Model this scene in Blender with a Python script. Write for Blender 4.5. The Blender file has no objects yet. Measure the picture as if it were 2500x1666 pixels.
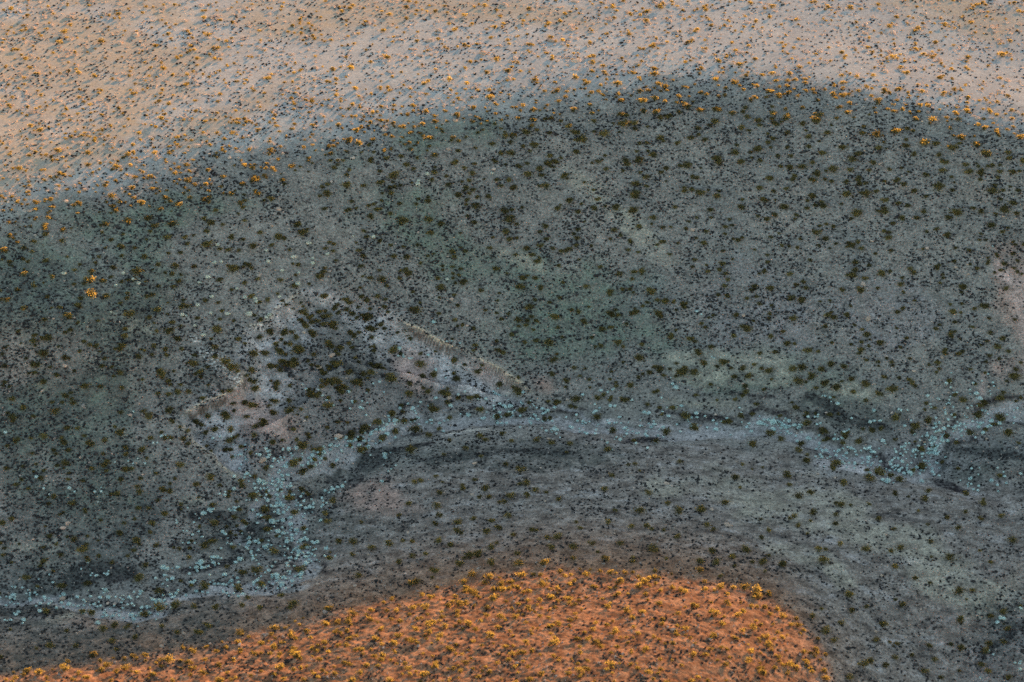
import bpy, math
import numpy as np
from mathutils import Vector

# ------------------------------------------------------------------ camera, sky, sun, exposure
SC = bpy.context.scene
D, DEP = 500.0, math.radians(33.0)                 # distance to the aim point, depression of the view
HALF = 0.13                                        # tan of half the horizontal field of view
CAM = np.array([0.0, -D * math.cos(DEP), D * math.sin(DEP)])
FWD = np.array([0.0, math.cos(DEP), -math.sin(DEP)])
RGT = np.array([1.0, 0.0, 0.0])
UPV = np.array([0.0, math.sin(DEP), math.cos(DEP)])
cam_data = bpy.data.cameras.new('camera')
cam_data.sensor_width = 36.0
cam_data.lens = 18.0 / HALF
cam_data.clip_start, cam_data.clip_end = 5.0, 20000.0
cam_data.dof.use_dof = True
cam_data.dof.focus_distance = 515.0
cam_data.dof.aperture_fstop = 0.16
cam = bpy.data.objects.new('camera', cam_data)
cam.location = CAM
cam.rotation_euler = (math.pi / 2 - DEP, 0, 0)
SC.collection.objects.link(cam)
SC.camera = cam

SUN_EL, SUN_AZ = math.radians(6.0), math.radians(30.0)     # azimuth from +Y towards +X
SDIR = np.array([math.sin(SUN_AZ) * math.cos(SUN_EL), math.cos(SUN_AZ) * math.cos(SUN_EL), math.sin(SUN_EL)])
world = bpy.data.worlds.new('World')
SC.world = world
world.use_nodes = True
wn = world.node_tree.nodes
wn.clear()
sky = wn.new('ShaderNodeTexSky')
sky.sky_type = 'NISHITA'
sky.sun_disc = False
sky.sun_elevation, sky.sun_rotation = SUN_EL, SUN_AZ
sky.altitude = 700.0
sky.air_density, sky.dust_density, sky.ozone_density = 1.0, 2.5, 0.35
bg = wn.new('ShaderNodeBackground')
bg.inputs['Strength'].default_value = 0.05
wo = wn.new('ShaderNodeOutputWorld')
world.node_tree.links.new(sky.outputs[0], bg.inputs[0])
world.node_tree.links.new(bg.outputs[0], wo.inputs[0])
sun_data = bpy.data.lights.new('sun', 'SUN')
sun_data.energy = 5.0
sun_data.angle = math.radians(0.5)
sun_data.color = (1.0, 0.49, 0.20)
sun = bpy.data.objects.new('sun', sun_data)
sun.rotation_euler = Vector(-SDIR).to_track_quat('-Z', 'Y').to_euler()
SC.collection.objects.link(sun)
SC.view_settings.view_transform = 'Standard'
SC.view_settings.look = 'None'
SC.view_settings.exposure = 3.6
SC.view_settings.gamma = 1.0
SC.cycles.use_denoising = False
SC.cycles.max_bounces = 4
SC.render.filter_size = 1.5

RNG = np.random.default_rng(11)

# ------------------------------------------------------------------ small numeric helpers
def project(P):
    q = P - CAM
    f = q @ FWD
    return 1250 + (q @ RGT) / f / HALF * 1250, 833 - (q @ UPV) / f / HALF * 1250

def rays(u, v):
    a = (np.asarray(u, float) - 1250) / 1250 * HALF
    b = (833 - np.asarray(v, float)) / 1250 * HALF
    return FWD[None] + a[:, None] * RGT[None] + b[:, None] * UPV[None]

def unproject(u, v, hfun, n=30):
    d = rays(u, v)
    z = np.zeros(len(d))
    for _ in range(n):
        P = CAM + d * ((z - CAM[2]) / d[:, 2])[:, None]
        z = 0.35 * z + 0.65 * hfun(P[:, 0], P[:, 1])
    return CAM + d * ((z - CAM[2]) / d[:, 2])[:, None]

def smooth(a, b, x):
    t = np.clip((x - a) / (b - a), 0, 1)
    return t * t * (3 - 2 * t)

def pw(x, pts):
    """smooth interpolation (Catmull-Rom) through the points of a polyline given as (x, y)"""
    p = np.array(pts, float)
    x = np.clip(x, p[0, 0], p[-1, 0])
    i = np.clip(np.searchsorted(p[:, 0], x) - 1, 0, len(p) - 2)
    m = np.gradient(p[:, 1], p[:, 0])
    h = p[i + 1, 0] - p[i, 0]
    t = (x - p[i, 0]) / h
    return ((2*t**3 - 3*t**2 + 1) * p[i, 1] + (t**3 - 2*t**2 + t) * h * m[i]
            + (-2*t**3 + 3*t**2) * p[i + 1, 1] + (t**3 - t**2) * h * m[i + 1])

def hash2(ix, iy, seed):
    n = (ix.astype(np.int64) * 374761393 + iy.astype(np.int64) * 668265263 + seed * 974634541) & 0x7fffffff
    n = ((n ^ (n >> 13)) * 1274126177) & 0x7fffffff
    n = n ^ (n >> 16)
    return (n & 0xffff) / 65535.0 * 2 - 1

def noise(x, y, seed=0):
    ix, iy = np.floor(x), np.floor(y)
    fx, fy = x - ix, y - iy
    fx = fx * fx * fx * (fx * (fx * 6 - 15) + 10)
    fy = fy * fy * fy * (fy * (fy * 6 - 15) + 10)
    a, b = hash2(ix, iy, seed), hash2(ix + 1, iy, seed)
    c, d = hash2(ix, iy + 1, seed), hash2(ix + 1, iy + 1, seed)
    return a + (b - a) * fx + (c - a) * fy + (a - b - c + d) * fx * fy

def fbm(x, y, wl, octv=3, seed=0, gain=0.5):
    o = np.zeros_like(x, dtype=float)
    a, c, s = 1.0, 0.8, 0.6
    for k in range(octv):
        xr, yr = (c * x - s * y) / wl, (s * x + c * y) / wl
        o += a * noise(xr + 17.3 * k, yr - 9.1 * k, seed + k)
        a *= gain
        wl *= 0.5
        c, s = c * 0.8 - s * 0.6, s * 0.8 + c * 0.6
    return o

def seg_dist(x, y, poly, closed=False):
    """distance to a polyline, and the side/edge parameter of the nearest segment"""
    p = np.array(poly, float)
    if closed:
        p = np.vstack([p, p[:1]])
    best = np.full(x.shape, 1e9)
    par = np.zeros(x.shape)
    for k in range(len(p) - 1):
        a, b = p[k], p[k + 1]
        ab = b - a
        t = np.clip(((x - a[0]) * ab[0] + (y - a[1]) * ab[1]) / (ab @ ab), 0, 1)
        d = np.hypot(x - a[0] - t * ab[0], y - a[1] - t * ab[1])
        m = d < best
        best = np.where(m, d, best)
        par = np.where(m, k + t, par)
    return best, par

def inside(x, y, poly):
    p = np.array(poly, float)
    r = np.zeros(x.shape, bool)
    j = len(p) - 1
    for i in range(len(p)):
        if p[i, 1] != p[j, 1]:
            c = (p[i, 1] > y) != (p[j, 1] > y)
            r ^= c & (x < (p[j, 0] - p[i, 0]) * (y - p[i, 1]) / (p[j, 1] - p[i, 1]) + p[i, 0])
        j = i
    return r

# ------------------------------------------------------------------ shape of the land
# the rim of the pale plain and the floor of the valley, as read from the photograph (u, v)
RIM_UV = [(-900, 930), (-400, 720), (0, 610), (250, 535), (500, 463), (750, 394), (1000, 338), (1250, 280), (1500, 236),
          (1750, 218), (2000, 234), (2250, 270), (2500, 318), (2800, 420), (3200, 700)]
VAL_UV = [(-900, 1560), (-400, 1500), (0, 1470), (400, 1430), (700, 1300), (900, 1130), (1100, 1050), (1400, 1030), (1800, 1060),
          (2100, 1130), (2300, 1130), (2500, 1090), (2900, 1050), (3300, 1050)]
ZR = 17.0
def to_xy(uv, z):
    a = np.array(uv, float)
    P = unproject(a[:, 0], a[:, 1], lambda x, y: np.full(x.shape, float(z)), 40)
    return [(p[0], p[1]) for p in P]
RIM = to_xy(RIM_UV, ZR)
VAL = to_xy(VAL_UV, 0.0)

def h_far(x, y):
    yr, yv = pw(x, RIM), pw(x, VAL)
    L = np.maximum(yr - yv, 25.0)
    k = ZR / L
    w = 3.2 - 0.6 * smooth(20, -50, x)
    d = (yr - y) / w
    soft = np.where(d > 30, d, np.log1p(np.exp(np.minimum(d, 30)))) * w
    plain = ZR - 0.075 * ((x - 20) * math.sin(SUN_AZ) + (y - yr) * math.cos(SUN_AZ)) * smooth(-8, 25, y - yr)
    return plain - k * soft - 0.15 * k * np.minimum(soft, 20)

# height of the sun's shadow surface over that land, on a coarse grid, marched towards the sun
gx, gy = np.arange(-170, 230.1, 1.0), np.arange(-190, 290.1, 1.0)
GX, GY = np.meshgrid(gx, gy)
SH = np.full(GX.shape, -1e9)
te = math.tan(SUN_EL)
for t in np.concatenate([np.arange(0, 120, 1.0), np.arange(120, 320, 4.0)]):
    SH = np.maximum(SH, h_far(GX + t * math.sin(SUN_AZ), GY + t * math.cos(SUN_AZ)) - t * te)

def bil(G, x0, y0, st, x, y):
    fx = np.clip((x - x0) / st, 0, G.shape[1] - 1.001)
    fy = np.clip((y - y0) / st, 0, G.shape[0] - 1.001)
    ix, iy = fx.astype(int), fy.astype(int)
    fx, fy = fx - ix, fy - iy
    return (G[iy, ix] * (1 - fx) * (1 - fy) + G[iy, ix + 1] * fx * (1 - fy)
            + G[iy + 1, ix] * (1 - fx) * fy + G[iy + 1, ix + 1] * fx * fy)
def h_shade(x, y):
    return bil(SH, gx[0], gy[0], 1.0, x, y)

# the near hill rises through that shadow surface along its sunlit edge
EDGE_UV = [(-500, 1690), (0, 1640), (250, 1606), (500, 1572), (750, 1512), (1000, 1445), (1250, 1398), (1450, 1385), (1600, 1392),
           (1750, 1420), (1862, 1458), (1948, 1520), (2000, 1592), (2025, 1666), (2030, 1760), (2020, 1900)]
cp, cv = [], []
e = np.array(EDGE_UV, float)
P = unproject(e[:, 0], e[:, 1], h_shade)
cp += [p[:2] for p in P]
cv += [0.0] * len(P)
def add_abs(uvz):
    a = np.array(uvz, float)
    d = rays(a[:, 0], a[:, 1])
    Q = CAM + d * ((a[:, 2] - CAM[2]) / d[:, 2])[:, None]
    s = h_shade(Q[:, 0], Q[:, 1])
    for q, zz, ss in zip(Q, a[:, 2], s):
        cp.append(q[:2])
        cv.append(zz - ss)
def add_rel(uvz):
    a = np.array(uvz, float)
    Q = unproject(a[:, 0], a[:, 1], lambda x, y: h_shade(x, y) + a[:, 2])
    for q, zz in zip(Q, a[:, 2]):
        cp.append(q[:2])
        cv.append(zz)
add_abs([(u, v, 0.0) for u, v in VAL_UV])
add_abs([(2450, 1330, 1.2), (2500, 1500, 0.6), (2450, 1700, 0.0), (2600, 1900, 0.0), (2850, 1600, 0.5), (2250, 1400, 2.0), (2240, 1600, 0.8)])
add_rel([(1200, 1600, 6.0), (650, 1680, 4.2), (1600, 1650, 7.6), (1840, 1640, 4.2), (1250, 1850, 12.0), (0, 1850, 7.0),
         (600, 1950, 12.0), (1750, 1900, 10.0), (1500, 1500, 3.4), (1000, 1530, 3.0), (1750, 1510, 3.2), (300, 1690, 3.0)])
cp, cv = np.array(cp), np.array(cv)
def tps_k(r2):
    return np.where(r2 > 1e-9, 0.5 * r2 * np.log(np.maximum(r2, 1e-9)), 0)
n = len(cp)
K = tps_k(((cp[:, None] - cp[None]) ** 2).sum(-1)) + 2.0 * np.eye(n)
Pm = np.hstack([np.ones((n, 1)), cp])
A = np.block([[K, Pm], [Pm.T, np.zeros((3, 3))]])
W = np.linalg.solve(A, np.concatenate([cv, np.zeros(3)]))
def tps(x, y):
    x, y = np.clip(x, -95, 95), np.clip(y, -125, 0)
    o = W[n] + W[n + 1] * x + W[n + 2] * y
    for k in range(n):
        o = o + W[k] * tps_k((x - cp[k, 0]) ** 2 + (y - cp[k, 1]) ** 2)
    return np.clip(o, -16, 15)

def h_base(x, y):
    a = h_far(x, y)
    b = h_shade(x, y) + tps(x, y) - 6 * smooth(-4, 30, y - pw(x, VAL))
    h = (a + b + np.sqrt((a - b) ** 2 + 1.5)) / 2
    # a low swelling at the left keeps the shrubs' tips there in the last sun
    m = smooth(-39, -52, x) * smooth(-26, -14, y) * smooth(-150, -110, x)
    h = h + m * np.maximum(h_shade(x, y) - 0.18 - h, 0)
    r = np.hypot(x, y)
    far = smooth(220, 600, r)
    return h * (1 - far) + 2.0 * far

# features, placed on the land from the photograph
def on_base(uv):
    a = np.array(uv, float)
    P = unproject(a[:, 0], a[:, 1], h_base)
    return [(p[0], p[1]) for p in P]
HOLLOW = on_base([(452, 1030), (455, 1006), (482, 988), (520, 972), (556, 955), (592, 935), (608, 900), (598, 850), (600, 800), (640, 795), (664, 785), (676, 757), (700, 735), (735, 712), (800, 700),
                  (880, 702), (945, 735), (985, 790), (1030, 808), (1075, 832), (1125, 855), (1175, 882), (1222, 905), (1262, 930), (1292, 962), (1300, 1000),
                  (1150, 1010), (1000, 1030), (860, 1095), (720, 1140), (620, 1180), (560, 1150), (500, 1095), (460, 1060)])
WASH = on_base([(-250, 1452), (0, 1465), (130, 1462), (250, 1490), (350, 1500), (420, 1450), (540, 1425), (680, 1425), (745, 1385), (735, 1320),
                (700, 1255), (670, 1190), (690, 1140), (790, 1120), (880, 1080), (960, 1035), (1080, 1010), (1230, 1012), (1400, 1035), (1560, 1055),
                (1690, 1045), (1850, 1040), (1960, 1065), (2050, 1110), (2150, 1140), (2240, 1155), (2290, 1120), (2300, 1070), (2370, 1035), (2460, 1010), (2600, 990), (2850, 980)])
RAVINE = on_base([(2290, 1120), (2330, 1175), (2420, 1190), (2520, 1185), (2700, 1200)])
BRAID = on_base([(1000, 1025), (1080, 985), (1180, 978), (1290, 992), (1400, 1005), (1520, 1058)])
BRAID2 = on_base([(745, 1370), (650, 1350), (600, 1300), (640, 1230), (690, 1190)])
SIDE = on_base([(2560, 1400), (2470, 1520), (2400, 1600), (2330, 1680), (2260, 1760)])

def detail(x, y):
    """heights of the small relief, and the masks of soil and painted shade, at points of the land"""
    hb = h_base(x, y)
    u, v = project(np.stack([x, y, hb], -1))
    wx = x + 1.2 * fbm(x, y, 5, 3, 40) + 0.25 * fbm(x, y, 0.8, 2, 41)
    wy = y + 1.2 * fbm(x, y, 5, 3, 50) + 0.25 * fbm(x, y, 0.8, 2, 51)
    sx = x + 0.30 * fbm(x, y, 3.5, 3, 44)
    sy = y + 0.30 * fbm(x, y, 3.5, 3, 54)
    near = (np.abs(x) < 110) & (y > -140) & (y < 110)
    plain = smooth(-2, 8, y - pw(x, RIM) + 2.2 * fbm(x, y, 6, 3, 95) - 3.0 * smooth(10, -50, x))
    # hollow with a cut bank
    dh, par = seg_dist(sx, sy, HOLLOW, True)
    ins = inside(sx, sy, HOLLOW) & near
    sharp = np.maximum(smooth(0.3, 1.2, par) * smooth(6.6, 4.8, par), smooth(16.0, 18.0, par) * smooth(24.2, 23.2, par))
    sharp = np.maximum(sharp, 0.6 * smooth(30.2, 31.5, par))
    sharp = np.maximum(sharp, 0.55 * smooth(7.5, 8.5, par) * smooth(13.2, 12.0, par))
    sharp = sharp * (0.35 + 0.65 * smooth(-1.0, -0.35, fbm(x, y, 3.5, 3, 97)))
    openq = smooth(24.5, 26.0, par) * smooth(31.5, 30.0, par)
    depth = (0.35 + 0.25 * sharp) * (1 - openq)
    wid = 2.5 * (1 - sharp) + 0.34 * sharp
    hol = np.where(ins, smooth(0, 1, dh / wid), 0.0)
    dep = hol * depth * smooth(9, 2.0, dh) + hol * 0.85 * (1 - openq)
    wall = hol * (1 - openq) * smooth(6.5, 2.2, dh + 2.0 * fbm(x, y, 3.0, 3, 91)) * (0.75 + 0.25 * sharp)
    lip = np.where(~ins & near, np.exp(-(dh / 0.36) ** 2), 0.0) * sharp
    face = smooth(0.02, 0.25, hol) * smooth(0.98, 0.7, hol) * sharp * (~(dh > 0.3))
    # dry stream bed
    dw, _ = seg_dist(wx, wy, WASH)
    dr, _ = seg_dist(wx, wy, RAVINE)
    ds, _ = seg_dist(wx, wy, SIDE)
    dw = np.where(near, dw, 99.0)
    dr = np.where(near, dr, 99.0)
    ds = np.where(near, ds, 99.0)
    dw = np.minimum(dw, np.where(near, np.minimum(seg_dist(wx, wy, BRAID)[0], seg_dist(wx, wy, BRAID2)[0]) + 0.7, 99.0))
    wdt = 1.15 + 0.75 * noise(x / 9, y / 9, 71)
    bed = smooth(wdt + 0.45, wdt - 0.25, dw)
    chan = smooth(wdt + 0.9, wdt - 0.2, dw) * 0.3 + smooth(wdt + 4.0, wdt, dw) * 0.3
    chan = chan + smooth(4.5, 0.5, dr) * 0.9 + smooth(5, 1, ds) * 0.6
    ring = np.exp(-((dw - wdt - 0.75) / 0.38) ** 2) * smooth(0.0, 0.35, fbm(x, y, 3.0, 3, 99))
    # small relief
    rough = 1 - 0.75 * bed
    slope_amp = 1 - plain
    rel = (0.12 * slope_amp + 0.03 * plain) * fbm(x, y, 9, 2, 3)
    rel += (0.05 * slope_amp + 0.010 * plain) * fbm(x, y, 1.6, 2, 5) * rough
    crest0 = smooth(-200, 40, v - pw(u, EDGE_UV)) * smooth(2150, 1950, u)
    rel += (0.030 * slope_amp + 0.010 * plain + 0.05 * crest0) * noise(x / 0.42, y / 0.42, 8) * rough
    rel += 0.05 * crest0 * fbm(x, y, 1.1, 2, 14)
    # faint runnels down the hillside
    q = x * 0.86 + y * 0.5
    rel += 0.10 * slope_amp * smooth(5, 20, y - pw(x, VAL)) * fbm(q, 0.16 * (y - 0.5 * x), 5.0, 2, 9)
    h = hb - dep - chan + 0.10 * lip + rel * np.where(near, 1, 0.5)
    hill = smooth(2.5, 5.5, (pw(x, VAL) - y) + 2.0 * fbm(x, y, 7, 2, 60)) * np.where(near, 1, 1)
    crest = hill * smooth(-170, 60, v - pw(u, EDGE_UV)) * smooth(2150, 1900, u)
    return h, dict(crest=crest, u=u, v=v, plain=plain, hol=hol, sharp=sharp, wall=wall, ring=ring, lip=lip, face=face, bed=bed, dw=dw, hill=hill, wx=wx, wy=wy)

# ------------------------------------------------------------------ soil colour fields (kinds of earth, and some painted darkening)
def blob(u, v, cu, cv_, ru, rv, ang, nz, e0=1.25, e1=0.35):
    c, s = math.cos(math.radians(ang)), math.sin(math.radians(ang))
    a = ((u - cu) * c + (v - cv_) * s) / ru
    b = (-(u - cu) * s + (v - cv_) * c) / rv
    return smooth(e0, e1, np.hypot(a, b) + 0.55 * nz)

DARK = [(760, 800, 40, 14, 60), (830, 880, 60, 14, 40), (700, 880, 40, 12, 50), (2000, 980, 78, 13, 27), (1880, 968, 100, 9, 4), (2060, 1022, 110, 10, 12), (1575, 1072, 75, 13, -8), (900, 1128, 75, 18, -28), (865, 1172, 45, 17, -30),
        (1010, 1090, 110, 8, -12), (250, 1395, 80, 26, -25), (420, 1330, 45, 17, -10), (495, 1258, 75, 18, -5), (740, 1212, 70, 20, -8), (620, 1290, 110, 14, -12), (2420, 1106, 90, 12, 8), (500, 1385, 110, 14, -10),
        (90, 1490, 110, 16, 6), (700, 1165, 60, 14, 10), (1120, 1116, 100, 8, -5), (300, 1405, 90, 30, -25), (1300, 1102, 110, 6, 3), (2330, 1175, 55, 12, 20), (1700, 1010, 160, 10, 5), (2440, 1560, 120, 12, -40)]
PALE = [(2080, 950, 120, 22, 8), (1900, 910, 170, 45, 8), (1730, 900, 120, 40, 0), (470, 1222, 70, 16, -8), (165, 1500, 55, 25, 0), (1130, 1052, 90, 7, -9), (2180, 1330, 320, 60, 25), (1850, 1230, 300, 60, 12), (1700, 985, 150, 16, 4),
        (1230, 610, 110, 25, 25), (1500, 520, 160, 30, 40), (330, 790, 60, 20, 20), (2280, 1420, 160, 50, 30), (560, 1150, 60, 16, 45), (1240, 930, 60, 22, 25), (60, 1340, 90, 40, 0), (1980, 1370, 150, 40, 20)]
RED = [(2500, 730, 75, 150, 0), (2480, 700, 40, 90, -20), (2440, 900, 60, 50, 30), (660, 1010, 110, 50, 30), (1010, 880, 70, 60, 30), (900, 1210, 90, 40, 10), (1330, 940, 60, 30, 20)]
WHITE = [(520, 875, 45, 16, 40), (470, 825, 22, 8, 30), (1195, 900, 40, 10, 28), (640, 790, 40, 10, -15), (570, 920, 30, 14, 60)]
GREEN = [(150, 700, 300, 220, 0), (280, 560, 260, 60, -15), (1050, 330, 200, 60, -10), (1150, 620, 260, 130, 20), (150, 1050, 250, 180, 0), (1900, 920, 260, 70, 5), (200, 120, 350, 160, 0), (1400, 800, 300, 140, 10)]
ASH = [(1110, 905, 140, 42, 28), (820, 1100, 95, 12, -28), (930, 1048, 60, 10, -32), (1120, 1055, 100, 7, -10), (2150, 1152, 110, 14, 8), (1960, 1062, 90, 9, 25), (640, 1442, 110, 9, -5), (530, 1428, 60, 12, 0), (640, 1260, 60, 12, 50), (160, 1470, 130, 9, 5), (2370, 1030, 70, 8, -25), (1600, 1035, 130, 8, 4), (680, 765, 62, 45, -20), (680, 765, 62, 45, -20), (800, 725, 80, 22, 5), (930, 775, 45, 75, 65), (1040, 880, 95, 50, 28), (1190, 925, 85, 36, 28), (505, 1005, 62, 34, -25), (620, 830, 40, 45, 70), (560, 1085, 60, 25, 45)]
DIM = [(180, 1330, 420, 170, -10), (620, 1290, 250, 110, -10), (100, 1020, 360, 230, 0), (250, 1560, 480, 80, -10), (820, 1160, 180, 60, -30), (150, 760, 320, 130, 10), (760, 830, 130, 90, 30), (870, 900, 140, 55, 20), (790, 840, 150, 100, 40), (2420, 1130, 140, 60, 10), (2020, 1000, 200, 40, 15), (1200, 1110, 380, 40, 0), (2450, 1560, 120, 90, -30)]  # dark soil patches, and vignette-like darkening painted into the ground colour
PINK = [(2510, 770, 42, 115, -8), (2448, 665, 16, 34, -35), (2400, 935, 18, 60, 10), (1195, 905, 70, 18, 28), (650, 1020, 60, 28, 40), (1000, 885, 30, 50, 30)]
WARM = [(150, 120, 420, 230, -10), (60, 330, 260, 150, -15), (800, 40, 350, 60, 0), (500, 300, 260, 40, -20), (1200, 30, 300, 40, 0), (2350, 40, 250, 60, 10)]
BLUE = [(720, 830, 180, 110, 20), (560, 1030, 110, 60, 20), (1000, 930, 200, 60, 10), (850, 740, 130, 50, 20), (2250, 1100, 200, 60, -10), (1850, 780, 220, 90, 5), (2150, 800, 180, 90, 5)]

def fields(x, y, f):
    u, v = f['u'], f['v']
    nz = fbm(f['wx'], f['wy'], 6, 4, 80)
    def many(L, *e):
        o = np.zeros(x.shape)
        for b in L:
            o = np.maximum(o, blob(u, v, *b, nz, *e))
        return o
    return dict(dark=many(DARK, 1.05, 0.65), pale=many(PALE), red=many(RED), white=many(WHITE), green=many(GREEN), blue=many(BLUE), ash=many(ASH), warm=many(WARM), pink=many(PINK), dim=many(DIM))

# ------------------------------------------------------------------ mesh helpers
def make_mesh(name, V, F, attrs=None, smooth_shade=True):
    """F is an (n, k) integer array, or a list of such arrays"""
    me = bpy.data.meshes.new(name)
    Fs = F if isinstance(F, list) else [F]
    idx = np.concatenate([f.ravel() for f in Fs]).astype(np.int32)
    tot = np.concatenate([np.full(len(f), f.shape[1]) for f in Fs]).astype(np.int32)
    me.vertices.add(len(V))
    me.vertices.foreach_set('co', np.asarray(V, np.float32).ravel())
    me.loops.add(len(idx))
    me.loops.foreach_set('vertex_index', idx)
    me.polygons.add(len(tot))
    me.polygons.foreach_set('loop_start', np.concatenate([[0], np.cumsum(tot)[:-1]]).astype(np.int32))
    me.polygons.foreach_set('use_smooth', np.full(len(tot), smooth_shade))
    for k, a in (attrs or {}).items():
        at = me.attributes.new(k, 'FLOAT', 'POINT')
        at.data.foreach_set('value', np.asarray(a, np.float32))
    me.update(calc_edges=True)
    return me

def link(name, me, mat=None):
    o = bpy.data.objects.new(name, me)
    if mat is not None and len(me.materials) == 0:
        me.materials.append(mat)
    SC.collection.objects.link(o)
    return o

def nodes(name):
    m = bpy.data.materials.new(name)
    m.use_nodes = True
    nt = m.node_tree
    nt.nodes.clear()
    return m, nt

class N:
    """tiny wrapper to chain shader nodes"""
    def __init__(s, nt):
        s.nt = nt
    def new(s, t, **kw):
        nd = s.nt.nodes.new(t)
        for k, v in kw.items():
            setattr(nd, k, v)
        return nd
    def put(s, sock, val):
        if isinstance(val, bpy.types.NodeSocket):
            s.nt.links.new(val, sock)
        else:
            sock.default_value = val
    def attr(s, name):
        a = s.new('ShaderNodeAttribute')
        a.attribute_name = name
        return a.outputs['Fac']
    def math(s, op, a, b=0.0, c=0.0, clamp=False):
        m = s.new('ShaderNodeMath', operation=op, use_clamp=clamp)
        s.put(m.inputs[0], a); s.put(m.inputs[1], b); s.put(m.inputs[2], c)
        return m.outputs[0]
    def noise(s, co, scale, detail=3, rough=0.6):
        t = s.new('ShaderNodeTexNoise')
        s.put(t.inputs['Vector'], co)
        t.inputs['Scale'].default_value = scale
        t.inputs['Detail'].default_value = detail
        t.inputs['Roughness'].default_value = rough
        return t.outputs['Fac']
    def ramp(s, v, a, b, lo=0.0, hi=1.0):
        m = s.new('ShaderNodeMapRange', clamp=True)
        s.put(m.inputs[0], v); s.put(m.inputs[1], a); s.put(m.inputs[2], b); s.put(m.inputs[3], lo); s.put(m.inputs[4], hi)
        return m.outputs[0]
    def mix(s, f, a, b, mode='MIX'):
        m = s.new('ShaderNodeMix', data_type='RGBA', blend_type=mode)
        s.put(m.inputs[0], f)
        s.put(m.inputs[6], (*a, 1) if isinstance(a, tuple) and len(a) == 3 else a)
        s.put(m.inputs[7], (*b, 1) if isinstance(b, tuple) and len(b) == 3 else b)
        return m.outputs[2]

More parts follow.
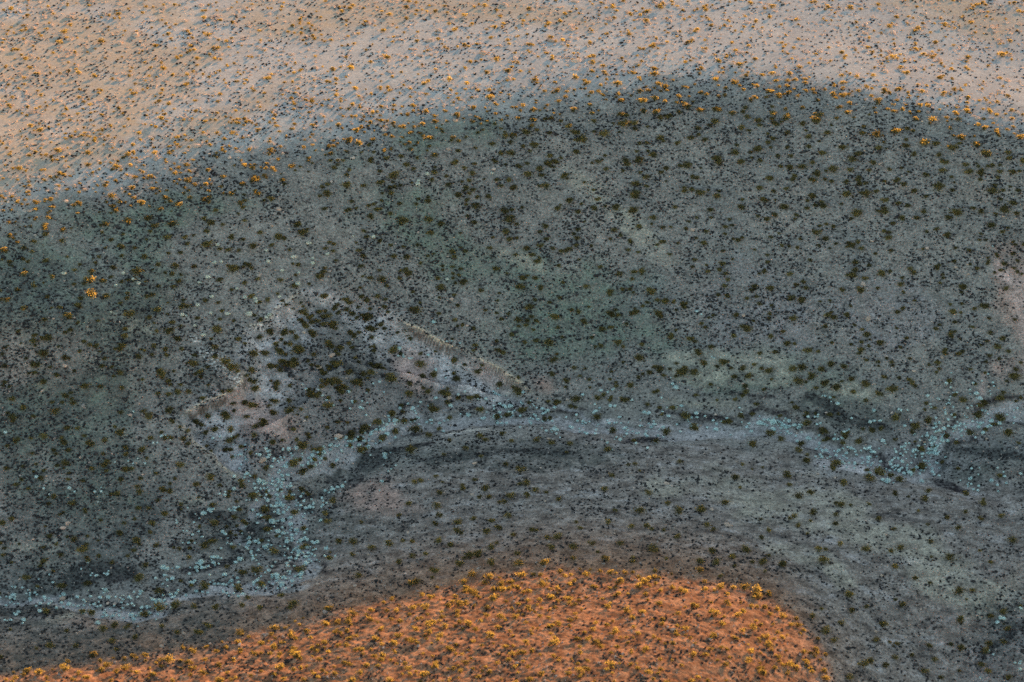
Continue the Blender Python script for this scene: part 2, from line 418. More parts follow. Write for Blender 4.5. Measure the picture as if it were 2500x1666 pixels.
# ------------------------------------------------------------------ earth material
def earth_material():
    m, nt = nodes('earth')
    g = N(nt)
    pos = g.new('ShaderNodeNewGeometry').outputs['Position']
    n_big = g.noise(pos, 0.12, 4)
    n_mid = g.noise(pos, 0.7, 4)
    n_fine = g.noise(pos, 3.0, 4, 0.7)
    n_grit = g.noise(pos, 7.0, 2, 0.7)
    col = g.mix(g.ramp(n_big, 0.38, 0.62), SLOPE_A, SLOPE_B)
    col = g.mix(g.math('MULTIPLY', g.attr('green'), g.ramp(n_mid, 0.3, 0.7, 0.25, 0.9)), col, C_GREEN)
    col = g.mix(g.math('MULTIPLY', g.attr('blue'), g.ramp(n_mid, 0.3, 0.7, 0.2, 0.8)), col, C_BLUE)
    hillc = g.mix(g.ramp(n_mid, 0.42, 0.60), HILL_A, HILL_B)
    st = g.new('ShaderNodeMapping')
    st.inputs['Scale'].default_value = (0.28, 0.55, 1.0)
    st.inputs['Rotation'].default_value = (0, 0, 0.25)
    g.put(st.inputs['Vector'], pos)
    n_pan = g.noise(st.outputs[0], 1.0, 4, 0.65)
    hillc = g.mix(g.ramp(n_pan, 0.54, 0.68, 0.0, 0.85), hillc, C_PAN)
    hillc = g.mix(g.ramp(n_pan, 0.46, 0.36, 0.0, 0.6), hillc, C_CRUST)
    hillc = g.mix(g.attr('crest'), hillc, g.mix(g.ramp(n_mid, 0.4, 0.62), CREST_A, CREST_B))  # hilltop earth reddened towards the sunlit edge, the sun's orange partly painted in
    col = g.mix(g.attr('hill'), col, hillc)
    # dark weathered crust in small clustered spots on the stony slopes
    n_spot = g.noise(pos, 2.4, 3, 0.65)
    n_clus = g.noise(pos, 0.45, 3, 0.6)
    spot = g.math('MULTIPLY', g.ramp(n_spot, 0.50, 0.62), g.ramp(n_clus, 0.42, 0.60, 0.15, 0.95))
    spot = g.math('MULTIPLY', spot, g.math('SUBTRACT', 1.0, g.math('MULTIPLY', g.attr('hill'), 0.35)))
    col = g.mix(spot, col, C_CRUST)
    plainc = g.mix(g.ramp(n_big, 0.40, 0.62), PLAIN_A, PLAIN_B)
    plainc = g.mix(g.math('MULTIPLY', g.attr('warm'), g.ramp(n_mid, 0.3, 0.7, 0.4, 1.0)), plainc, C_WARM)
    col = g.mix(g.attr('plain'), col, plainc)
    col = g.mix(g.math('MULTIPLY', g.attr('hol'), 0.55), col, C_HOLLOW)
    col = g.mix(g.math('MULTIPLY', g.attr('ash'), g.ramp(n_mid, 0.3, 0.6, 0.6, 1.0)), col, C_ASH)
    col = g.mix(g.math('MULTIPLY', g.attr('pale'), g.ramp(n_mid, 0.3, 0.7, 0.3, 0.85)), col, C_PALE)
    col = g.mix(g.math('MULTIPLY', g.attr('red'), g.ramp(n_mid, 0.3, 0.6, 0.45, 0.85)), col, C_RED)
    col = g.mix(g.math('MULTIPLY', g.attr('dark'), g.ramp(g.noise(pos, 2.0, 4, 0.75), 0.44, 0.58, 1.0, 0.50)), col, C_DARK)
    col = g.mix(g.math('MULTIPLY', g.attr('white'), g.ramp(n_fine, 0.48, 0.60)), col, C_WHITE)
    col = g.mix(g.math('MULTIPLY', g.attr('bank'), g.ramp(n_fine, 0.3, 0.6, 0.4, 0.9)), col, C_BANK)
    col = g.mix(g.attr('face'), col, C_FACE)  # dark line along the cut bank, its shade painted into the colour
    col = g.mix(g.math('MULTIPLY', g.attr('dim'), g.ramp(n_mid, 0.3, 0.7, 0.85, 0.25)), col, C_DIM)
    col = g.mix(g.math('MULTIPLY', g.attr('bed'), g.ramp(n_mid, 0.25, 0.6, 0.5, 1.0)), col, C_BED)
    col = g.mix(g.math('MULTIPLY', g.attr('pink'), g.ramp(n_mid, 0.35, 0.6, 0.45, 1.0)), col, C_PINK)
    # grit: light and dark grains at several sizes
    grain = g.math('ADD', g.ramp(n_fine, 0.3, 0.7, 0.50, 1.50), g.ramp(n_grit, 0.3, 0.7, -0.42, 0.42))
    grain = g.math('MULTIPLY', grain, g.ramp(n_mid, 0.3, 0.7, 0.80, 1.18))
    grain = g.mix(g.math('MULTIPLY', g.attr('plain'), 0.55), grain, (1, 1, 1))
    col = g.mix(1.0, col, grain, 'MULTIPLY')
    b = g.new('ShaderNodeBsdfDiffuse')
    g.put(b.inputs['Color'], col)
    b.inputs['Roughness'].default_value = 1.0
    bump = g.new('ShaderNodeBump')
    bump.inputs['Strength'].default_value = 0.35
    bump.inputs['Distance'].default_value = 0.05
    g.put(bump.inputs['Height'], n_fine)
    g.put(b.inputs['Normal'], bump.outputs[0])
    o = g.new('ShaderNodeOutputMaterial')
    nt.links.new(b.outputs[0], o.inputs[0])
    return m

SLOPE_A, SLOPE_B = (0.262, 0.246, 0.218), (0.214, 0.208, 0.189)
C_GREEN, C_BLUE = (0.140, 0.183, 0.140), (0.25, 0.235, 0.235)
HILL_A, HILL_B = (0.205, 0.178, 0.155), (0.26, 0.235, 0.21)
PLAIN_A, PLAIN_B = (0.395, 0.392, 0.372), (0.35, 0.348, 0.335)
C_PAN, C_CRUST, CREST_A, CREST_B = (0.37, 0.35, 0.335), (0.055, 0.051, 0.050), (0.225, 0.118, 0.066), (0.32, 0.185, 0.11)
C_HOLLOW, C_PALE, C_RED = (0.20, 0.185, 0.178), (0.36, 0.34, 0.27), (0.36, 0.25, 0.205)
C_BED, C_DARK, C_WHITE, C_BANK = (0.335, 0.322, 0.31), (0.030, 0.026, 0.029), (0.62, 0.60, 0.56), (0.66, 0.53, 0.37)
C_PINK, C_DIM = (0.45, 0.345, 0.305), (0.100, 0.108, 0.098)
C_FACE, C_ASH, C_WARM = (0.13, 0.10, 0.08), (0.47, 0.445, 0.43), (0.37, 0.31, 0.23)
EARTH = earth_material()

# ------------------------------------------------------------------ the land as one sheet, cut along soil edges
def axis(a, b, st, far):
    mid = np.arange(a, b + st / 2, st)
    out, s, x = [], st, b
    while x < far:
        s *= 1.22
        x += s
        out.append(x)
    lo, s, x = [], st, a
    while x > -far:
        s *= 1.22
        x -= s
        lo.append(x)
    return np.concatenate([lo[::-1], mid, out])
STEP = 0.17
AX, AY = axis(-84, 84, STEP, 5000), axis(-112, 80, STEP, 5000)
TX, TY = np.meshgrid(AX, AY)
TH, TF = detail(TX.ravel(), TY.ravel())
FL = fields(TX.ravel(), TY.ravel(), TF)
ny, nx = TX.shape
TH2 = TH.reshape(ny, nx)
i0 = np.searchsorted(AX, -84 + 1e-6) - 1
i0 = int(np.argmin(np.abs(AX + 84)))
j0 = int(np.argmin(np.abs(AY + 112)))
CORE = TH2[j0:j0 + int(192 / STEP) + 1, i0:i0 + int(168 / STEP) + 1]
def ground(x, y):
    return bil(CORE, -84, -112, STEP, x, y)
II, JJ = np.meshgrid(np.arange(nx - 1), np.arange(ny - 1))
a0 = (JJ * nx + II).ravel()
QUADS = np.stack([a0, a0 + 1, a0 + nx + 1, a0 + nx], -1)
V_ALL = np.stack([TX.ravel(), TY.ravel(), TH], -1)
# slope of every grid point, for shading across the cuts
gyv, gxv = np.gradient(TH2, AY, AX)
NRM = np.stack([-gxv.ravel(), -gyv.ravel(), np.ones(nx * ny)], -1)
NRM /= np.linalg.norm(NRM, axis=1)[:, None]
bank = TF['lip']
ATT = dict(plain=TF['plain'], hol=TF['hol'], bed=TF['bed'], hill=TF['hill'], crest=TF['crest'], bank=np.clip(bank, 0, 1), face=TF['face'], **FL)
ATT['dark'] = np.maximum(ATT['dark'], TF['ring'])
ATT['ash'] = np.maximum(ATT['ash'], TF['wall'])
qc = QUADS
bedq = TF['bed'][qc].mean(1) > 0.5
hillq = (TF['hill'][qc].mean(1) > 0.5) & ~bedq
plainq = (TF['plain'][qc].mean(1) > 0.5) & ~bedq & ~hillq
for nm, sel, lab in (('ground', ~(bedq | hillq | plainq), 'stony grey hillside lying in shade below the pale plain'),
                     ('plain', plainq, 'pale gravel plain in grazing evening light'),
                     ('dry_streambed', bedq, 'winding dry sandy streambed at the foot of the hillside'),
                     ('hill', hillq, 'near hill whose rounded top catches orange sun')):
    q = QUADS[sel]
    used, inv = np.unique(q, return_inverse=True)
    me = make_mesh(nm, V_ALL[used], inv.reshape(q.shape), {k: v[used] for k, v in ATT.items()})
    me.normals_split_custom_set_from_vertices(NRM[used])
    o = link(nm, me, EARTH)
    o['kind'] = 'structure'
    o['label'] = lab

# ------------------------------------------------------------------ shared tools for things that stand on the land
def place(u, v):
    return unproject(u, v, ground, 30)
def spec(s):
    return np.array([[float(c) for c in t.split(',')] for t in s.split()])
def rot_z(V, a):
    c, s = math.cos(a), math.sin(a)
    return np.stack([V[:, 0] * c - V[:, 1] * s, V[:, 0] * s + V[:, 1] * c, V[:, 2]], -1)

def merge(variants, P, size, yaw, which, sz=None, tint=None):
    """one mesh holding many copies of the variants (each a (V, [F...], tint))"""
    Vs, Fs, Ts, off = [], {}, [], 0
    for k in range(len(P)):
        V, FF, t = variants[which[k]]
        W_ = rot_z(V, yaw[k]) * size[k]
        if sz is not None:
            W_[:, 2] *= sz[k]
        Vs.append(W_ + P[k])
        for f in FF:
            Fs.setdefault(f.shape[1], []).append(f + off)
        Ts.append(t + (0 if tint is None else tint[k]))
        off += len(V)
    return np.vstack(Vs), [np.vstack(x) for x in Fs.values()], np.concatenate(Ts)

# ---- leaf clump builder: many small leaf faces round a few twigs
def leaf_plant(rng, n, shape, leaf, twigs=6, up=0.4, shell=0.45, lobes=4):
    cs, rs = [], []
    for k in range(lobes):
        a = rng.uniform(0, 6.28)
        r = rng.uniform(0.0, 0.30) * shape[0]
        cs.append((r * math.cos(a), r * math.sin(a) * shape[1] / shape[0], rng.uniform(0.30, 0.62) * shape[2]))
        rs.append(rng.uniform(0.22, 0.36))
    cs, rs = np.array(cs), np.array(rs)
    w = rng.integers(0, lobes, n)
    d = rng.normal(size=(n, 3))
    d /= np.linalg.norm(d, axis=1)[:, None]
    d[:, 2] = np.abs(d[:, 2]) * 0.9 - 0.15
    rad = (shell + (1 - shell) * rng.random(n)) ** 0.6
    spike = 1 + 0.35 * rng.normal(size=n) * (rng.random(n) < 0.4)
    c = cs[w] + d * (rs[w] * rad * spike)[:, None] * np.array([shape[0], shape[1], shape[2]]) * np.array([1.15, 1.15, 1.0])
    c[:, 2] = np.maximum(c[:, 2], 0.03)
    nrm = d + rng.normal(size=(n, 3)) * 0.6 + np.array([0, 0, up])
    nrm /= np.linalg.norm(nrm, axis=1)[:, None]
    t1 = np.cross(nrm, rng.normal(size=(n, 3)))
    t1 /= np.linalg.norm(t1, axis=1)[:, None]
    t2 = np.cross(nrm, t1)
    s = leaf * rng.uniform(0.6, 1.3, n)
    L, Wd = (s * 0.75)[:, None], (s * 0.36)[:, None]
    V = np.stack([c - t1 * L, c + t2 * Wd, c + t1 * L, c - t2 * Wd], 1).reshape(-1, 3)
    F = np.arange(4 * n).reshape(n, 4)
    T = np.repeat(rng.normal(0, 0.5, n) + 0.5 * rng.normal(size=lobes)[w], 4)
    # twigs: thin tapered three-sided stems
    tv, tf = [], []
    for k in range(twigs):
        a = rng.uniform(0, 6.28)
        e_ = np.array([math.cos(a) * 0.36 * shape[0], math.sin(a) * 0.36 * shape[1], rng.uniform(0.35, 0.7) * shape[2]])
        b0 = len(V) + len(tv)
        for j in range(3):
            q = 6.283 * j / 3
            tv.append((0.025 * math.cos(q) + e_[0] * 0.05, 0.025 * math.sin(q) + e_[1] * 0.05, -0.05))
        for j in range(3):
            q = 6.283 * j / 3
            tv.append((e_[0] + 0.006 * math.cos(q), e_[1] + 0.006 * math.sin(q), e_[2]))
        for j in range(3):
            tf.append((b0 + j, b0 + (j + 1) % 3, b0 + 3 + (j + 1) % 3, b0 + 3 + j))
    V = np.vstack([V, np.array(tv)])
    F = np.vstack([F, np.array(tf)])
    T = np.concatenate([T, np.full(len(tv), -1.2)])
    return V, [F], T

def leaf_material(name, a, b, transl, tcol):
    m, nt = nodes(name)
    g = N(nt)
    rnd = g.new('ShaderNodeObjectInfo').outputs['Random']
    t = g.math('ADD', g.math('MULTIPLY', g.attr('tint'), 0.28), g.math('MULTIPLY', rnd, 0.6))
    t = g.math('ADD', t, 0.2, clamp=True)
    col = g.mix(t, a, b)
    d = g.new('ShaderNodeBsdfDiffuse')
    g.put(d.inputs['Color'], col)
    tr = g.new('ShaderNodeBsdfTranslucent')
    g.put(tr.inputs['Color'], g.mix(1.0, col, tcol, 'MULTIPLY'))
    mx = g.new('ShaderNodeMixShader')
    mx.inputs[0].default_value = transl
    nt.links.new(d.outputs[0], mx.inputs[1])
    nt.links.new(tr.outputs[0], mx.inputs[2])
    o = g.new('ShaderNodeOutputMaterial')
    nt.links.new(mx.outputs[0], o.inputs[0])
    return m
M_SHRUB = leaf_material('olive_leaves', (0.058, 0.055, 0.028), (0.140, 0.125, 0.052), 0.42, (2.2, 2.05, 1.3))
M_SAGE = leaf_material('pale_leaves', (0.34, 0.49, 0.475), (0.62, 0.78, 0.75), 0.15, (1.0, 1.0, 1.0))
M_CUSHION = leaf_material('white_leaves', (0.50, 0.56, 0.47), (0.66, 0.68, 0.57), 0.15, (1.0, 1.0, 1.0))
M_DARKB = leaf_material('dark_twigs', (0.022, 0.024, 0.026), (0.05, 0.048, 0.045), 0.1, (1.0, 1.0, 1.0))

def stone_material(name, a, b):
    m, nt = nodes(name)
    g = N(nt)
    rnd = g.new('ShaderNodeObjectInfo').outputs['Random']
    t = g.math('ADD', g.math('MULTIPLY', g.attr('tint'), 0.3), g.math('MULTIPLY', rnd, 0.6))
    t = g.math('ADD', t, 0.2, clamp=True)
    pos = g.new('ShaderNodeNewGeometry').outputs['Position']
    col = g.mix(t, a, b)
    col = g.mix(1.0, col, g.ramp(g.noise(pos, 6.0, 3), 0.3, 0.7, 0.75, 1.25), 'MULTIPLY')
    d = g.new('ShaderNodeBsdfDiffuse')
    g.put(d.inputs['Color'], col)
    d.inputs['Roughness'].default_value = 1.0
    o = g.new('ShaderNodeOutputMaterial')
    nt.links.new(d.outputs[0], o.inputs[0])
    return m
M_PALE = stone_material('pale_stone', (0.34, 0.25, 0.18), (0.54, 0.44, 0.36))
M_DARK = stone_material('dark_stone', (0.022, 0.022, 0.023), (0.075, 0.070, 0.066))
M_GREY = stone_material('grey_stone', (0.17, 0.15, 0.13), (0.36, 0.32, 0.28))

ICO_V = []
ph = (1 + 5 ** 0.5) / 2
for s1 in (-1, 1):
    for s2 in (-1, 1):
        ICO_V += [(0, s1, s2 * ph), (s1, s2 * ph, 0), (s2 * ph, 0, s1)]
ICO_V = np.array(ICO_V, float)
ICO_V /= np.linalg.norm(ICO_V, axis=1)[:, None]
def hull_faces(V):
    F = []
    for i in range(12):
        for j in range(i + 1, 12):
            for k in range(j + 1, 12):
                nn = np.cross(V[j] - V[i], V[k] - V[i])
                d = V @ nn - V[i] @ nn
                if (d < 1e-6).all():
                    F.append((i, j, k))
                elif (d > -1e-6).all():
                    F.append((i, k, j))
    return np.array(F)
ICO_F = hull_faces(ICO_V)
def subdivide(V, F):
    V = list(map(tuple, V)); cache = {}; out = []
    def mid(a, b):
        k = (min(a, b), max(a, b))
        if k not in cache:
            p = (np.array(V[a]) + np.array(V[b])) / 2
            V.append(tuple(p / np.linalg.norm(p)))
            cache[k] = len(V) - 1
        return cache[k]
    for a, b, c in F:
        x, y_, z = mid(a, b), mid(b, c), mid(c, a)
        out += [(a, x, z), (x, b, y_), (z, y_, c), (x, y_, z)]
    return np.array(V), np.array(out)
ICO2_V, ICO2_F = subdivide(ICO_V, ICO_F)
def stone(rng, fine=True):
    V, F = (ICO2_V, ICO2_F) if fine else (ICO_V, ICO_F)
    sx, sy, sz_ = rng.uniform(0.42, 0.6), rng.uniform(0.34, 0.5), rng.uniform(0.28, 0.42)
    V = V * (1 + 0.16 * rng.normal(size=(len(V), 1)).clip(-1.5, 1.5))
    # a few flat broken faces
    for _ in range(3):
        d = rng.normal(size=3)
        d /= np.linalg.norm(d)
        s = V @ d
        V = V - np.maximum(s - 0.72, 0)[:, None] * d
    V = V * np.array([sx, sy, sz_])
    V[:, 2] += sz_ * 0.45
    return V, [F], np.zeros(len(V))

# ------------------------------------------------------------------ words that single each plant or stone out
def zone_of(u, v):
    vr = float(pw(np.array([u]), RIM_UV)[0])
    vb = float(pw(np.array([u]), EDGE_UV[:13])[0]) if u < 2015 else 9e9
    x = np.array([float(u)]); y = np.array([float(v)])
    if v > vb - 6 and u < 2020:
        return 'knoll'
    if v < vr - 35:
        return 'plain'
    if v < vr + 45 or (u < 330 and v < 880 and u < 0.9 * (900 - v)):
        return 'edge'
    if inside(x, y, HOLLOW_UV)[0]:
        return 'hollow'
    if seg_dist(x, y, WASH_UV)[0][0] < 45:
        return 'wash'
    vv = float(pw(x, VAL_UV)[0])
    return 'slope' if v < vv else 'near'
HOLLOW_UV = [(450, 1010), (600, 930), (600, 800), (735, 712), (880, 702), (985, 790), (1262, 930), (1300, 1000), (1000, 1030), (720, 1140), (560, 1150)]
WASH_UV = [(0, 1465), (350, 1500), (420, 1450), (680, 1425), (745, 1385), (670, 1190), (690, 1140), (880, 1080), (960, 1035), (1230, 1012), (1560, 1055), (1850, 1040), (2150, 1140), (2240, 1155), (2300, 1070), (2500, 1000)]
WHERE = {'knoll': 'on sunlit hilltop', 'plain': 'on sunlit plain', 'edge': 'at shadow edge', 'hollow': 'inside eroded hollow',
         'wash': 'beside dry streambed', 'slope': 'on shaded hillside', 'near': 'on shaded near slope'}
ORD = 'first second third fourth fifth sixth seventh eighth ninth tenth eleventh twelfth thirteenth fourteenth fifteenth sixteenth'.split()
def col_word(u):
    return ['far left', 'left', 'middle', 'right', 'far right'][int(np.clip(u / 500, 0, 4.99))]
def row_word(v):
    return ['top', 'upper', 'central', 'lower', 'bottom'][int(np.clip(v / 333.3, 0, 4.99))]
NAMED = []                       # (object, (u, v), look, noun, group, category), named together at the end
def beside(k):
    """the nearest other named shrub, and on which side of it this one stands"""
    u, v = NAMED[k][1]
    best, word = 45.0, 'standing alone'
    for q in range(len(NAMED)):
        if q == k or NAMED[q][3] == 'stone':
            continue
        du, dv = u - NAMED[q][1][0], v - NAMED[q][1][1]
        d = math.hypot(du, dv)
        if d < best:
            best = d
            side = ('right of' if du > 0 else 'left of') if abs(du) > abs(dv) else ('below' if dv > 0 else 'above')
            word = side + ' ' + NAMED[q][2].split()[-1] + ' shrub'
    return word
def name_everything():
    base = {}
    for k, (o, (u, v), look, noun, group, cat) in enumerate(NAMED):
        key = (look + ' ' + noun, beside(k), zone_of(u, v), row_word(v), col_word(u))
        base.setdefault(key, []).append(k)
    for (who, rel, z, rw, cw), ks in base.items():
        ks.sort(key=lambda k: NAMED[k][1][0])
        for r, k in enumerate(ks):
            o, _, _, _, group, cat = NAMED[k]
            lab = '%s %s %s, %s %s' % (who, rel, WHERE[z], rw, cw)
            if len(ks) > 1:
                lab += ', leftmost' if r == 0 else ', rightmost' if r == len(ks) - 1 else ', %s along' % ORD[min(r, 15)]
            o['label'], o['category'], o['group'] = lab, cat, group

def put(name, variants, meshes, mat, P, uv, size, yaw, which, sz, keep, look, noun, group, cat, stuff_name, stuff_label, coarse=None):
    """the largest `keep` as objects of their own, the rest as one mass"""
    order = np.argsort(-size)
    first, rest = order[:keep], order[keep:]
    objs = []
    for k in first:
        me = meshes[which[k] % len(meshes)]
        o = bpy.data.objects.new(name, me)
        o.location = P[k]
        o.rotation_euler = (0, 0, yaw[k])
        o.scale = (size[k], size[k], size[k] * sz[k])
        SC.collection.objects.link(o)
        objs.append(o)
    for o, k in zip(objs, first):
        NAMED.append((o, (float(uv[k][0]), float(uv[k][1])), look[k], noun, group, cat))
    if len(rest):
        vs = coarse or variants
        V, F, T = merge(vs, P[rest], size[rest], yaw[rest], which[rest] % len(vs), sz[rest], RNG.normal(0, 0.7, len(rest)))
        o = link(stuff_name, make_mesh(stuff_name, V, F, {'tint': T}, coarse is None), mat)
        o['kind'] = 'stuff'
        o['label'] = stuff_label
    return objs

def inframe(uv, m=40):
    return (uv[:, 0] > -m) & (uv[:, 0] < 2500 + m) & (uv[:, 1] > -m) & (uv[:, 1] < 1666 + m)

MPP = 130.0 / 2500          # metres per photo pixel at the aim point

